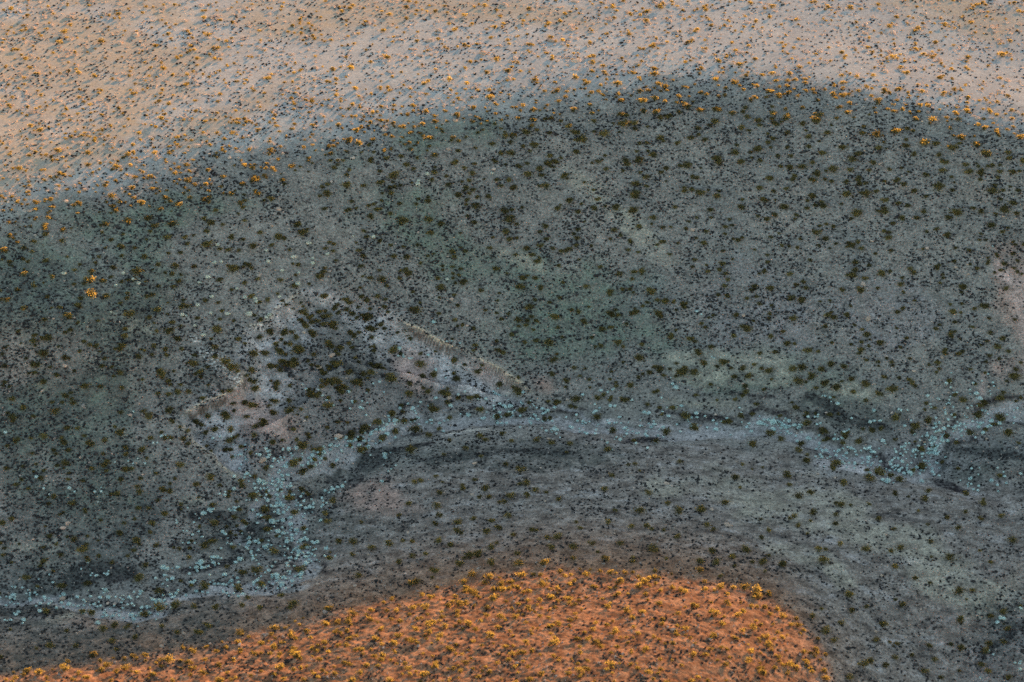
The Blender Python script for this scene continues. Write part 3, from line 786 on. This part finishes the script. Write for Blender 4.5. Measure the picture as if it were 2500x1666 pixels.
# ------------------------------------------------------------------ olive desert shrubs
rng = np.random.default_rng(5)
SV = []
for k in range(12):
    w = rng.uniform(0.85, 1.25)
    SV.append(leaf_plant(rng, 300, (w, w * rng.uniform(0.8, 1.1), rng.uniform(0.75, 1.0)), 0.105, 9, 0.2, 0.15, int(rng.integers(6, 11))))
SM = []
for V, F, T in SV:
    T += rng.normal(0, 0.8)
    me = make_mesh('desert_shrub', V, F, {'tint': T}, False)
    me.materials.append(M_SHRUB)
    SM.append(me)
uv = spec('27,23 67,41 144,103 156,76 427,11 291,34 411,85 505,85 715,64 732,50 752,55 736,80 57,96 183,129 64,142 248,101 346,126 482,142 525,144 74,165 232,184 317,184 147,179 191,177 399,167 456,183 812,170 796,199 652,191 101,234 161,266 220,255 67,262 23,257 388,246 477,271 534,117 392,289 379,309 339,326 576,300 598,289 764,250 821,232 98,316 74,309 174,333 230,344 530,324 567,326 631,319 720,305 762,305 826,307 755,333 658,346 16,360 140,367 124,385 71,379 215,372 312,379 378,374 415,374 543,367 608,365 661,367 743,360 807,374 216,402 284,408 454,404 48,411 145,424 427,422 507,415 598,404 615,410 709,408 824,402 330,433 369,431 502,450 592,450 622,438 645,427 690,441 459,441 372,459 324,461 259,452 273,477 564,472 465,482 496,488 401,484 291,493 282,516 273,505 193,495 181,504 121,486 89,495 89,511 344,498 436,500 392,512 661,488 89,534 39,544 117,530 110,551 309,535 363,532 420,546 516,544 257,546 727,550 798,475 631,475 860,12 991,16 1063,27 950,34 1134,35 1184,14 1292,23 1379,34 1276,51 1108,71 1207,66 1337,59 936,74 1019,99 886,59 1496,16 1613,16 1581,27 1540,35 1578,51 1500,44 1521,2 1640,5 1292,110 1374,96 1344,90 1537,82 1595,115 1200,90 1134,110 1069,94 959,103 994,44 1239,99 1439,106 1446,135 1349,142 1567,149 1519,142 946,137 906,152 980,177 858,165 1188,176 1239,172 1214,145 1147,152 1446,154 1445,174 1471,160 1594,167 1595,183 1546,177 1480,184 1407,188 1303,195 1044,197 1095,195 1138,204 1432,200 1507,204 1606,204 1622,213 868,215 946,215 1042,230 1150,238 1195,218 1196,241 1329,223 1358,222 1443,225 1470,232 1562,223 860,255 961,259 931,259 1009,257 1094,239 1118,241 1211,255 1250,262 1278,257 1303,270 1154,264 1363,246 1517,245 1567,245 1599,243 1656,236 1040,271 996,280 909,275 1117,278 1090,273 858,284 931,293 959,303 1065,296 1223,293 1446,277 1441,255 1400,266 1613,289 1574,273 1599,273 1519,280 1333,289 1301,294 1188,296 904,300 883,310 870,321 913,340 854,344 876,348 1051,337 1101,342 1118,344 1168,323 1234,333 1250,332 1298,307 1285,321 1368,296 1386,309 1404,321 1340,323 1475,326 1551,314 1523,301 1425,340 1613,339 1652,349 1048,355 1001,363 913,372 954,365 1060,379 980,383 943,385 1120,367 1200,351 1248,372 1303,356 1340,379 1335,399 1358,394 1461,395 1407,371 1595,379 1560,394 1528,392 1626,411 1110,397 993,401 906,394 1223,376 1244,441 1253,459 1287,427 1379,427 1317,415 1553,450 962,433 888,452 845,457 957,473 1145,443 1140,459 1092,452 1193,480 1333,454 1390,491 1118,477 1044,491 1161,502 1234,514 1361,511 1452,507 1411,516 920,511 907,530 985,541 1046,535 1076,546 1159,543 1244,535 1329,553 1549,514 1549,472 1594,532 1503,509 1719,18 1723,25 1833,7 1886,16 1845,53 1735,62 1769,64 1701,73 1879,41 1990,5 2021,18 2074,18 2143,11 2237,18 2388,9 2475,7 2487,27 2189,41 2090,55 2173,64 2240,67 2308,62 2370,55 1826,110 1795,122 1918,110 1678,105 1755,147 1843,144 1804,156 1710,165 2056,128 2116,117 2233,117 2283,103 2180,138 2255,131 2276,140 2152,137 2467,101 2446,135 2361,140 2299,156 1950,165 1822,184 1861,183 1884,181 1928,181 1746,193 2054,183 2131,183 2214,179 2198,163 2365,170 2443,190 2297,190 2411,163 1794,202 1771,215 1896,197 1923,209 1923,227 1987,227 1723,232 1900,234 2035,232 2058,232 2058,204 2116,213 2129,216 2125,234 2143,243 2161,220 2196,218 2251,223 2304,227 2329,220 2363,238 2462,236 2436,250 2265,259 2361,270 2432,280 2469,268 2473,312 1833,246 1678,262 1705,270 1744,268 1820,264 1787,278 1886,259 1888,277 1960,261 2053,261 1921,287 1996,278 2070,275 2182,271 2205,266 2239,271 2276,293 2338,293 2237,291 1744,296 1824,287 1852,294 1896,301 1960,301 1989,296 2021,323 2106,324 2141,328 2186,321 2216,314 2386,303 2405,310 2347,335 2384,355 2434,323 2490,335 1707,314 1687,337 1719,342 1889,340 1810,314 1920,323 1975,356 2143,362 2256,348 2283,351 2326,360 1795,372 1753,385 1849,363 1857,392 1921,362 2006,374 2058,360 2093,374 2081,392 2132,399 2233,378 2292,378 2304,397 2407,378 2356,401 2420,404 2498,394 2459,374 1755,401 1677,404 1808,395 1927,410 1957,406 1994,424 2033,413 2076,415 2258,429 2301,418 2363,420 2393,427 2473,422 1698,436 1879,436 1934,438 1987,441 2099,449 2186,443 2205,450 2232,466 2290,456 2324,465 2421,466 1852,461 1710,470 1748,480 2115,472 2139,468 2068,475 1982,479 1921,461 2159,489 2193,496 2485,465 2473,495 1733,511 1811,507 1911,504 1971,507 2010,502 1861,486 2092,525 2162,518 2180,546 2336,518 2396,518 2451,512 2239,532 2418,548 2201,532 1893,525 152,562 110,557 113,573 152,590 44,592 83,590 9,612 23,638 55,633 60,608 80,615 112,635 59,672 128,677 181,693 41,707 82,697 117,725 16,734 2,734 59,754 108,782 167,775 44,810 117,826 14,849 7,864 174,807 188,745 410,580 505,564 507,596 271,587 222,665 218,684 355,629 426,651 475,651 438,686 534,686 567,656 566,582 617,603 635,567 738,571 681,580 500,736 335,663 383,757 316,768 223,720 259,723 305,821 236,848 106,864 158,874 85,890 248,894 339,871 395,911 294,910 415,809 436,828 532,805 583,828 472,888 550,883 567,899 434,954 658,809 713,754 741,761 697,810 635,823 619,864 647,862 660,895 748,796 791,722 812,793 826,888 766,816 780,676 106,934 209,942 161,965 177,984 57,995 32,1020 135,1007 165,1046 106,1066 363,1016 415,1004 294,1060 255,1076 158,1083 348,1098 449,1071 220,1083 523,1051 564,1051 551,1016 479,1030 603,1016 645,1035 670,979 622,952 598,984 709,1005 741,1090 778,1098 791,910 727,853 709,840 819,931 621,989 674,938 762,963 798,991 1333,585 1312,637 1211,656 1078,704 934,686 1014,759 987,803 1290,750 1266,782 1489,766 1423,782 1338,839 1509,839 1468,803 1131,692 994,626 886,628 1051,567 1234,569 1244,585 1287,605 1274,679 1308,679 1273,702 1431,702 1489,713 1553,764 1606,768 1636,823 1622,736 1590,711 1354,773 1567,665 996,668 1053,1000 957,1014 923,1032 893,1044 966,1053 1012,1051 934,1071 858,1060 1048,1064 883,1098 1001,1098 1090,961 1147,972 1026,888 1058,915 1168,908 1113,926 1108,881 1220,938 1257,942 1267,956 1361,982 1407,975 1274,1002 1212,1018 1237,1012 1225,1059 1172,1067 1184,1075 1312,1075 1345,1080 1390,1083 1459,1018 1331,1025 1498,1053 1626,1057 1484,1098 1610,995 1526,977 1461,973 1539,942 1384,929 1613,904 1663,908 1560,874 1354,876 1228,860 1134,1094 961,856 1046,957 998,963 867,933 904,908 957,924 907,803 876,812 1173,1000 897,771 922,722 1081,959 1762,645 1776,725 1840,702 1879,704 2079,674 2152,670 2058,707 2102,711 1957,734 2189,762 2067,770 2033,775 1936,778 1795,770 1790,819 1822,805 1684,826 1921,839 2115,819 2148,837 1969,856 2331,785 2327,761 2352,702 2329,638 2313,576 2157,566 2015,582 1994,569 1884,580 1719,594 2081,601 2088,642 2404,748 2322,816 2434,846 2100,856 1705,862 1767,885 1893,860 1811,901 1829,918 1937,901 1957,897 2005,901 2058,894 2028,890 2079,927 2116,940 2042,945 2177,950 2084,956 1950,931 1818,942 1717,887 1693,910 1668,906 2350,975 2443,973 2404,982 2265,1027 2129,1051 1779,1030 1836,1012 1941,995 1881,1060 1907,1071 1836,1085 1967,1035 2008,1053 2097,1075 1957,1083 1951,1101 2366,1057 2462,1057 2389,1016 2443,1020 2251,1098 2311,1064 2187,1020 2233,1043 2475,920 2287,887 2024,1012 1694,1044 1677,1016 2145,963 2159,920 1982,920 2014,938 1877,906 179,1319 200,1344 335,1321 294,1305 372,1278 523,1280 401,1255 337,1241 307,1145 161,1133 255,1138 438,1137 514,1167 649,1145 619,1209 592,1186 647,1245 654,1266 652,1291 741,1287 720,1133 759,1137 812,1137 739,1154 704,1216 812,1222 720,1250 796,1255 800,1273 500,1333 670,1348 741,1335 553,1385 592,1394 628,1392 805,1362 734,1388 826,1323 500,1431 638,1426 580,1438 388,1442 355,1380 337,1413 108,1372 62,1411 149,1429 213,1426 199,1495 223,1500 113,1493 355,1500 426,1477 387,1482 280,1525 163,1541 395,1528 252,1537 488,1544 475,1482 525,1486 511,1530 121,1576 184,1576 273,1567 227,1601 585,1543 431,1543 330,1557 479,1543 716,1475 709,1482 589,1479 635,1486 667,1532 801,1486 796,1525 823,1523 661,1550 582,1566 447,1583 475,1594 551,1583 356,1601 324,1603 305,1610 410,1612 528,1590 571,1615 537,1626 443,1614 284,1642 261,1624 245,1635 332,1642 305,1630 213,1654 115,1656 37,1656 496,1644 465,1631 457,1619 376,1644 535,1661 422,1663 715,1635 683,1598 658,1596 638,1571 670,1582 759,1557 711,1553 801,1592 778,1610 734,1608 683,1631 670,1647 789,1637 816,1644 720,1582 587,1590 158,1631 96,1642 67,1635 791,1567 720,1596 761,1585 624,1598 748,1544 1030,1450 1048,1459 957,1465 1007,1482 1037,1482 943,1491 906,1489 861,1498 968,1489 904,1511 975,1518 954,1512 1017,1512 931,1536 1046,1523 1048,1544 1016,1534 853,1518 849,1541 854,1560 844,1575 870,1585 881,1587 970,1553 961,1571 1000,1559 1019,1571 1076,1553 1094,1583 1101,1587 1085,1530 1081,1505 1117,1495 1138,1473 1120,1473 1094,1481 1110,1458 1136,1445 1149,1443 1138,1433 1182,1422 1168,1458 1205,1459 1189,1484 1188,1505 1235,1470 1228,1440 1266,1436 1273,1401 1290,1445 1287,1466 1289,1484 1321,1403 1324,1427 1248,1419 1223,1424 1368,1397 1388,1461 1345,1458 1411,1466 1315,1465 1361,1438 1392,1426 1450,1433 1429,1401 1464,1392 1489,1399 1526,1397 1546,1397 1599,1394 1595,1410 1560,1431 1574,1422 1576,1450 1517,1422 1642,1434 1661,1442 1606,1475 1482,1481 1532,1491 1618,1514 1654,1498 1567,1495 1480,1528 1500,1543 1556,1548 1652,1528 1425,1544 1392,1516 1342,1532 1216,1532 1220,1504 1257,1507 1198,1553 1159,1536 1142,1525 1120,1518 1282,1569 1234,1580 1251,1596 1241,1610 1276,1592 1298,1590 1354,1601 1409,1562 1457,1571 1356,1567 1214,1617 1136,1617 1196,1642 1168,1654 1124,1638 1106,1631 1060,1624 1065,1628 989,1621 996,1630 1035,1649 1000,1645 934,1598 927,1612 916,1603 915,1560 854,1621 838,1621 879,1642 893,1626 858,1663 950,1660 1289,1628 1292,1660 1319,1645 1386,1645 1415,1638 1436,1635 1489,1621 1539,1621 1581,1642 1613,1635 1613,1610 1645,1571 1652,1550 1578,1582 1507,1582 1432,1614 1415,1592 1129,1192 1159,1172 1067,1234 1076,1202 1026,1174 996,1231 1072,1257 975,1259 1234,1133 1285,1179 1308,1195 1248,1209 1170,1213 1195,1213 1184,1193 1230,1225 1285,1209 1198,1270 1117,1293 1117,1273 1062,1278 1101,1330 1040,1353 1071,1321 950,1326 1007,1323 860,1355 907,1340 863,1323 1166,1355 1147,1358 1200,1335 1122,1376 1200,1376 1154,1403 1195,1410 1060,1394 1005,1426 973,1374 1005,1360 876,1406 1014,1419 1549,1135 1494,1158 1475,1197 1583,1202 1500,1248 1485,1275 1416,1287 1298,1294 1335,1312 1361,1310 1251,1305 1188,1301 1218,1287 1241,1259 1154,1266 1597,1340 1656,1312 1629,1229 1659,1250 1560,1247 1540,1284 1443,1326 1397,1335 1514,1326 1328,1374 1266,1372 1397,1364 1475,1364 1546,1372 1579,1284 1262,1351 1345,1339 1133,1422 1365,1220 1271,1145 1671,1443 1721,1436 1760,1433 1790,1436 1818,1433 1850,1443 1847,1452 1877,1450 1709,1395 1760,1406 1693,1481 1772,1470 1813,1491 1849,1458 1868,1482 1898,1486 1881,1500 1932,1525 1950,1528 1964,1539 1911,1557 1856,1527 1840,1532 1801,1504 1748,1497 1760,1523 1742,1550 1795,1557 1673,1536 1693,1596 1723,1599 1733,1585 1834,1589 1902,1603 1927,1621 1962,1592 1989,1585 1996,1596 1982,1642 2010,1638 2015,1656 1863,1645 1872,1553 1879,1578 1826,1614 1728,1661 1772,1624 1673,1553 1701,1482 1911,1504 1943,1511 1709,1245 1712,1241 1794,1165 1806,1192 1771,1227 1923,1161 1969,1124 2040,1131 2035,1144 1928,1183 1982,1204 1983,1252 1951,1211 2040,1280 1948,1282 1859,1312 1877,1298 1937,1262 1742,1293 1725,1284 1739,1348 1707,1367 1749,1372 1822,1342 1859,1372 1788,1360 1911,1378 1998,1344 2010,1372 2051,1330 2115,1340 2060,1181 2125,1169 2115,1147 2150,1154 2228,1151 2249,1140 2173,1161 2194,1169 2299,1130 2267,1199 2258,1216 2187,1206 2123,1231 2040,1229 2053,1231 2143,1266 2198,1337 2318,1362 2340,1289 2359,1206 2402,1229 2357,1250 2313,1262 2471,1319 2418,1372 2269,1426 2235,1413 2184,1383 2203,1477 2115,1481 2079,1491 1982,1505 2017,1543 2035,1566 2157,1525 2139,1564 2076,1454 2056,1521 2125,1614 2186,1606 2106,1622 2281,1610 2258,1638 2191,1571 2226,1599 2322,1573 2347,1582 2414,1571 2269,1575 2407,1592 2448,1567 2345,1518 2450,1493 2418,1504 2412,1640 2396,1621 2464,1653 2074,1653 2161,1624 2299,1653 2460,1536 2375,1443 2340,1443 2396,1266 2446,1262')
# fainter, smaller ones between
extra = np.stack([rng.uniform(-30, 2530, 520), rng.uniform(-20, 1690, 520)], -1)
more = np.stack([rng.uniform(-30, 2530, 1500), rng.uniform(-20, 520, 1500)], -1)
more = more[more[:, 1] < pw(more[:, 0], RIM_UV) + 20]
hillx = np.stack([rng.uniform(0, 2030, 650), rng.uniform(1385, 1690, 650)], -1)
hillx = hillx[hillx[:, 1] > pw(hillx[:, 0], EDGE_UV[:13]) + 4]
mid = np.stack([rng.uniform(-30, 2530, 1500), rng.uniform(200, 1400, 1500)], -1)
mid = mid[mid[:, 1] < pw(mid[:, 0], VAL_UV) - 40]
bowl = np.stack([rng.uniform(640, 950, 55), rng.uniform(720, 960, 55)], -1)
extra = np.vstack([extra, more, hillx, mid, bowl, bowl + 9])
big = np.concatenate([np.ones(len(uv), bool), np.zeros(len(extra), bool)])
uv = np.vstack([uv + rng.uniform(-1.5, 1.5, uv.shape), extra])
zz = [zone_of(a, b) for a, b in uv]
dia = np.array([{'knoll': 17, 'plain': 16, 'edge': 18, 'hollow': 26, 'wash': 24, 'slope': 23.5, 'near': 20}[z] for z in zz], float)
dia *= np.clip(rng.lognormal(0.0, 0.17, len(uv)), 0.6, 1.4) * np.where(big, 1.0, 0.62)
P = place(uv[:, 0], uv[:, 1] + dia * 0.22)
size = dia * MPP
which = rng.integers(0, 12, len(uv))
sz = rng.uniform(0.65, 0.95, len(uv))
q = np.quantile(size, [0.8, 0.93])
look = []
for k in range(len(uv)):
    sw = 'large' if size[k] > q[1] else 'mid-sized' if size[k] > q[0] else 'small'
    fw = 'low' if sz[k] < 0.75 else 'tall' if sz[k] > 0.86 else 'rounded'
    cw = {'knoll': 'golden', 'plain': 'orange', 'edge': 'amber-tipped'}.get(zz[k], 'olive')
    look.append('%s %s %s' % (sw, fw, cw))
put('desert_shrub', SV, SM, M_SHRUB, P, uv, size, rng.uniform(0, 6.28, len(uv)), which, sz, 300, look, 'shrub',
    'desert shrubs dotted over the land', 'shrub', 'small_shrubs', 'smaller olive and golden shrubs scattered over the hillside and plain')

# ------------------------------------------------------------------ turquoise-grey domed shrubs of the streambed
DV = []
for k in range(8):
    w = rng.uniform(0.9, 1.2)
    DV.append(leaf_plant(rng, 280, (w, w * rng.uniform(0.75, 1.0), 1.0), 0.15, 3, 0.45, 0.8, int(rng.integers(1, 4))))
DM, CM = [], []
for V, F, T in DV:
    for nm, L, m in (('sage_shrub', DM, M_SAGE), ('cushion_shrub', CM, M_CUSHION)):
        me = make_mesh(nm, V, F, {'tint': T}, False)
        me.materials.append(m)
        L.append(me)
uv = spec('581,1112 587,1110 600,1117 633,1112 660,1112 670,1121 684,1118 687,1124 704,1101 723,1120 738,1108 737,1123 796,1108 808,1096 832,1098 824,1124 899,1093 938,1110 940,1118 947,1151 934,1176 605,1157 610,1163 598,1161 589,1135 635,1176 642,1179 606,1175 619,1183 657,1180 665,1183 677,1186 699,1189 704,1163 623,1194 644,1193 625,1203 656,1199 667,1198 677,1198 635,1210 649,1209 647,1217 653,1224 626,1223 601,1223 679,1222 680,1212 675,1229 684,1236 711,1210 722,1223 736,1214 742,1206 760,1222 732,1235 693,1235 679,1252 691,1253 700,1247 732,1246 663,1236 804,1204 794,1200 810,1190 823,1191 837,1188 811,1197 787,1217 791,1223 796,1229 765,1229 745,1241 753,1241 758,1241 617,1249 631,1259 637,1260 663,1275 670,1276 677,1273 574,1240 565,1247 573,1247 627,1278 591,1303 610,1315 679,1299 690,1291 711,1291 725,1295 723,1305 710,1308 700,1314 745,1302 745,1315 749,1319 726,1325 703,1325 685,1334 656,1321 625,1324 607,1333 600,1338 563,1328 662,1332 632,1345 643,1336 702,1342 727,1337 762,1345 769,1326 776,1326 798,1341 732,1349 741,1352 763,1354 785,1271 741,1262 619,1359 654,1343 729,1356 754,1357 1855,1018 1855,1033 1869,1038 1887,1033 1897,1028 1902,1033 1874,1027 1892,1049 1907,1046 1927,1044 1919,1038 1911,1038 1951,1046 1939,1040 1927,1028 1918,1021 1971,1019 1989,1019 1997,1019 2003,1033 1994,1037 1999,1064 2038,1075 2045,1074 2062,1084 2069,1093 2076,1097 2082,1097 2058,1097 2050,1101 2046,1103 1994,1097 2006,1098 2015,1101 2023,1105 2026,1116 2009,1105 2040,1112 2050,1120 2091,1103 2089,1111 2103,1102 2110,1096 2145,1097 2133,1105 2124,1119 2119,1120 2118,1129 2128,1133 2063,1132 2072,1133 2087,1133 2103,1133 2067,1142 2085,1144 2151,1128 2179,1125 2173,1129 2174,1135 2180,1142 2202,1128 2193,1120 2185,1120 2202,1144 2199,1110 2188,1105 2183,1097 2210,1106 2224,1114 2234,1112 2229,1105 2236,1100 2219,1084 2210,1091 2203,1093 2230,1063 2245,1075 2262,1065 2243,1089 2275,1066 2282,1070 2277,1077 2273,1083 2275,1091 2289,1093 2275,1098 2280,1105 2285,1110 2299,1077 2316,1077 2307,1118 2275,1153 2293,1144 2275,1144 2266,1128 2235,1142 2285,1054 2293,1052 2305,1049 2330,1047 2340,1049 2282,1035 2294,1033 2314,1026 2307,1013 2324,1015 2332,1019 2294,1052 2363,998 2386,992 2355,1035 2363,1037 2372,1040 2386,1032 2393,1035 2401,1033 2421,1029 2412,1042 2420,1042 2439,1037 2360,1019 2397,1003 2275,995 2307,1003 2317,977 2316,985 2294,977 2265,967 2321,948 2322,935 2309,938 2368,953 2368,964 2388,961 2393,973 2418,963 2423,935 2397,931 2376,938 2216,1003 2201,1004 2193,1000 2132,1005 2133,1028 2152,1028 2123,1033 2026,971 2015,968 2043,987 2157,1078 2207,1040 2073,1050 2370,1183 2363,1188 2388,1188 2419,1176 2434,1144 2372,1146 2434,1185 2388,1198 1056,789 1000,876 1046,869 1065,904 987,874 977,855 1092,835 927,934 936,957 895,961 853,957 883,981 856,998 881,996 978,996 985,1005 1026,984 994,986 1009,998 1014,1004 1062,973 1117,965 1166,975 1188,977 1209,963 1220,968 1221,988 1228,989 1235,995 1250,1009 1273,984 1294,979 1310,996 1326,1011 1338,1004 1354,998 1303,1014 1315,1025 1290,1023 1383,1020 1406,1014 1409,1030 1422,1030 1429,1034 1448,1009 1454,989 1503,993 1482,1027 1489,1034 1507,1032 1516,1035 1512,1020 1563,1027 1599,1035 1592,1044 1597,1028 1585,1009 1631,1016 1650,995 1663,991 1634,1018 1353,1050 1344,1050 1361,1051 1395,1044 1413,1048 1432,1059 1452,1060 1530,1060 1553,1059 1578,1066 1501,1073 1514,1076 1482,1083 1553,1083 1603,1080 1227,1035 1216,1034 1248,1020 1271,1016 1209,1018 977,1028 938,1046 918,1051 847,1090 886,1067 900,1094 907,1059 835,1101 874,1069 858,1073 1496,952 1422,966 1484,959 1468,956 1640,940 1615,973 1324,1000 1274,986 1134,957 1087,924 1216,966 30,1434 53,1436 90,1436 32,1454 74,1454 85,1450 71,1463 121,1463 25,1459 110,1461 149,1473 170,1475 181,1479 188,1481 206,1466 188,1459 220,1458 245,1459 243,1470 229,1475 239,1482 252,1440 259,1442 284,1458 294,1459 316,1459 326,1447 340,1445 342,1452 300,1465 344,1484 277,1504 293,1505 301,1509 284,1497 254,1498 250,1505 262,1505 332,1505 321,1504 18,1516 11,1514 25,1516 59,1514 44,1495 34,1500 76,1465 227,1399 222,1406 261,1404 255,1403 239,1406 122,1403 199,1390 379,1413 401,1406 408,1417 397,1426 420,1415 434,1387 401,1387 411,1390 433,1385 486,1374 493,1374 500,1387 480,1390 482,1394 461,1403 521,1362 521,1374 539,1364 532,1364 525,1381 511,1404 465,1424 514,1422 525,1426 541,1427 550,1403 546,1404 567,1420 580,1413 569,1429 582,1424 585,1365 574,1374 590,1365 617,1365 631,1378 626,1369 638,1408 629,1419 621,1424 670,1404 663,1406 699,1413 677,1413 706,1401 709,1397 722,1408 702,1378 695,1358 704,1365 652,1383 663,1383 649,1340 631,1344 633,1326 610,1326 599,1337 716,1344 730,1344 752,1360 768,1358 766,1344 798,1340 761,1371 713,1314 738,1319 684,1312 702,1323 521,1243 511,1245 516,1250 496,1254 477,1257 431,1271 431,1278 461,1326 475,1325 447,1326 486,1298 544,1301 551,1305 496,1312 539,1340 465,1340 355,1133 312,1126 106,1195 89,1165 170,1195 232,1202 248,1202 537,1206 550,1202 571,1197 2492,1486 2444,1511 2436,1520 2478,1621 2492,1617 2393,1656 2414,1592 2489,1635 2372,1145 2453,1163 2492,1158 2361,1183 2389,1188 2455,1181 394,1067 408,1071 326,1007 411,1098 14,1057 739,940 748,952 777,952 789,968 812,991 704,1099 649,1099 569,1087 599,1087 810,1087 819,1090 791,1103 521,1071 1712,768 1701,761 1742,876 1737,871 2425,601 1677,1011 1701,1009 1703,1021 1721,1018 1740,1028 1749,1035 1680,1030 1725,1044 1836,1055 1822,1044 1854,1035 1868,1037 1861,1034 1886,1035 1891,1048 1905,1046 1928,1043 1916,1041 1921,1044 1950,1046 1879,1027 1971,1032')
dia = 8.2 * rng.lognormal(0, 0.24, len(uv))
# seedlings round them
ex = uv[rng.integers(0, len(uv), 520)] + rng.normal(0, 13, (520, 2))
wl = np.array(WASH_UV, float)
seg = rng.integers(0, len(wl) - 1, 420)
tt = rng.random((420, 1))
along = wl[seg] * (1 - tt) + wl[seg + 1] * tt + rng.normal(0, 1, (420, 2)) * np.array([10.0, 15.0])
uv = np.vstack([uv, ex, along])
dia = np.concatenate([dia, 6.2 * rng.lognormal(0, 0.25, 520), 7.5 * rng.lognormal(0, 0.22, 420)])
P = place(uv[:, 0], uv[:, 1] + dia * 0.25)
size = dia * MPP
sz = rng.uniform(0.75, 1.1, len(uv))
q = np.quantile(size, [0.75, 0.9])
look = ['%s %s turquoise' % ('large' if s > q[1] else 'mid-sized' if s > q[0] else 'small', 'low' if z < 0.85 else 'domed' if z < 0.98 else 'tall') for s, z in zip(size, sz)]
put('sage_shrub', DV, DM, M_SAGE, P, uv, size, rng.uniform(0, 6.28, len(uv)), rng.integers(0, 8, len(uv)), sz, 300, look, 'shrub',
    'pale turquoise shrubs along the streambed', 'sagebrush', 'small_sagebrush', 'small pale turquoise shrubs lining the dry streambed')

uv = spec('651,614 658,638 716,629 764,631 762,644 729,667 541,640 525,642 505,677 486,690 300,668 324,682 339,692 282,699 516,724 579,706 597,728 623,728 627,739 484,745 516,766 553,767 610,766 649,776 659,770 270,761 444,770 457,770 478,797 495,818 681,726 687,661 752,595 798,621 727,693 530,596 156,668 863,578 913,580 1090,683 1603,601 1202,424 1044,426 1021,443 1019,452')
dia = 12.0 * rng.lognormal(0, 0.16, len(uv))
P = place(uv[:, 0], uv[:, 1] + dia * 0.25)
put('cushion_shrub', DV, CM, M_CUSHION, P, uv, dia * MPP, rng.uniform(0, 6.28, len(uv)), rng.integers(0, 8, len(uv)), rng.uniform(0.7, 0.9, len(uv)), 300,
    ['%s whitish cushion' % ('large' if d > 13 else 'small' if d < 11 else 'mid-sized') for d in dia], 'shrub', 'whitish cushion shrubs above the hollow', 'cushion shrub', '', '')

# ------------------------------------------------------------------ stones
FINE = [stone(rng) for k in range(10)]
ROUGH = [stone(rng, False) for k in range(16)]
def stone_meshes(name, mat):
    L = []
    for V, F, T in FINE:
        me = make_mesh(name, V, F, {'tint': T}, False)
        me.materials.append(mat)
        L.append(me)
    return L

def scatter(nmax, dens, seed):
    r = np.random.default_rng(seed)
    uv = np.stack([r.uniform(-60, 2560, nmax), r.uniform(-50, 1720, nmax)], -1)
    P = place(uv[:, 0], uv[:, 1])
    _, f = detail(P[:, 0], P[:, 1])
    F = fields(P[:, 0], P[:, 1], f)
    cl = fbm(P[:, 0], P[:, 1], 2.2, 3, 300 + seed)
    cl2 = fbm(P[:, 0], P[:, 1], 12, 2, 320 + seed)
    keep = r.random(nmax) < np.clip(dens(uv, f, F, cl, cl2), 0, 1)
    return uv[keep], P[keep]

# pale stones: mostly on the plain
uv, P = scatter(24000, lambda uv, f, F, cl, c2: f['plain'] * (0.75 + 0.6 * cl) + 0.015 + 0.25 * F['white'] + 0.05 * f['hol'], 1)
dia = 7.6 * rng.lognormal(0, 0.32, len(uv))
zs = rng.uniform(0.45, 0.8, len(uv))
q = np.quantile(dia, [1 - 80 / len(dia), 1 - 180 / len(dia)])
look = ['%s %s pinkish' % ('large' if d > q[0] else 'mid-sized' if d > q[1] else 'small', 'flat' if z < 0.56 else 'rounded' if z < 0.69 else 'tall') for d, z in zip(dia, zs)]
put('pale_stone', FINE, stone_meshes('pale_stone', M_PALE), M_PALE, P, uv, dia * MPP, rng.uniform(0, 6.28, len(uv)), rng.integers(0, 160, len(uv)), zs, 300,
    look, 'stone', 'pale stones strewn over the plain', 'stone', 'pale_gravel', 'pale pinkish gravel strewn over the plain', ROUGH)

# dark low tufts and stones on the hillside
def dd(uv, f, F, cl, c2):
    sl = (1 - f['plain']) * (1 - f['hill']) * (1 - 0.9 * f['bed'])
    lower = 1 - smooth(820, 960, uv[:, 1]) * smooth(1250, 1400, uv[:, 0]) * 0.75
    return sl * lower * (0.54 + 0.75 * cl + 0.28 * c2 + 0.10 * f['hol'] - 0.75 * f['wall'] - 0.3 * F['pale']) + f['plain'] * (0.20 + 0.3 * cl) + f['hill'] * (0.30 + 0.4 * cl) + 0.6 * F['dark'] + 0.2 * F['dim'] - 0.8 * F['pink']
uv, P = scatter(110000, dd, 2)
dia = 5.2 * rng.lognormal(0, 0.25, len(uv))
zs = rng.uniform(0.55, 0.95, len(uv))
q = np.quantile(dia, [1 - 80 / len(dia), 1 - 180 / len(dia)])
look = ['%s %s blackish' % ('large' if d > q[0] else 'mid-sized' if d > q[1] else 'small', 'flat' if z < 0.68 else 'rounded' if z < 0.82 else 'tall') for d, z in zip(dia, zs)]
put('dark_stone', FINE, stone_meshes('dark_stone', M_DARK), M_DARK, P, uv, dia * MPP, rng.uniform(0, 6.28, len(uv)), rng.integers(0, 160, len(uv)), zs, 300,
    look, 'stone', 'dark stones strewn over the hillside', 'stone', 'dark_gravel', 'blackish stones and gravel strewn over the hillside', ROUGH)

# mid-grey gravel everywhere but in the streambed
uv, P = scatter(16000, lambda uv, f, F, cl, c2: (1 - 0.8 * f['bed']) * (0.5 + 0.35 * cl), 3)
V, F, T = merge(ROUGH, P, 4.6 * MPP * rng.lognormal(0, 0.3, len(uv)), rng.uniform(0, 6.28, len(uv)), rng.integers(0, 16, len(uv)), rng.uniform(0.6, 1.1, len(uv)), rng.normal(0.8, 0.9, len(uv)))
o = link('gravel', make_mesh('gravel', V, F, {'tint': T}, False), M_GREY)
o['kind'] = 'stuff'
o['label'] = 'mixed grey gravel scattered over the slopes'

name_everything()
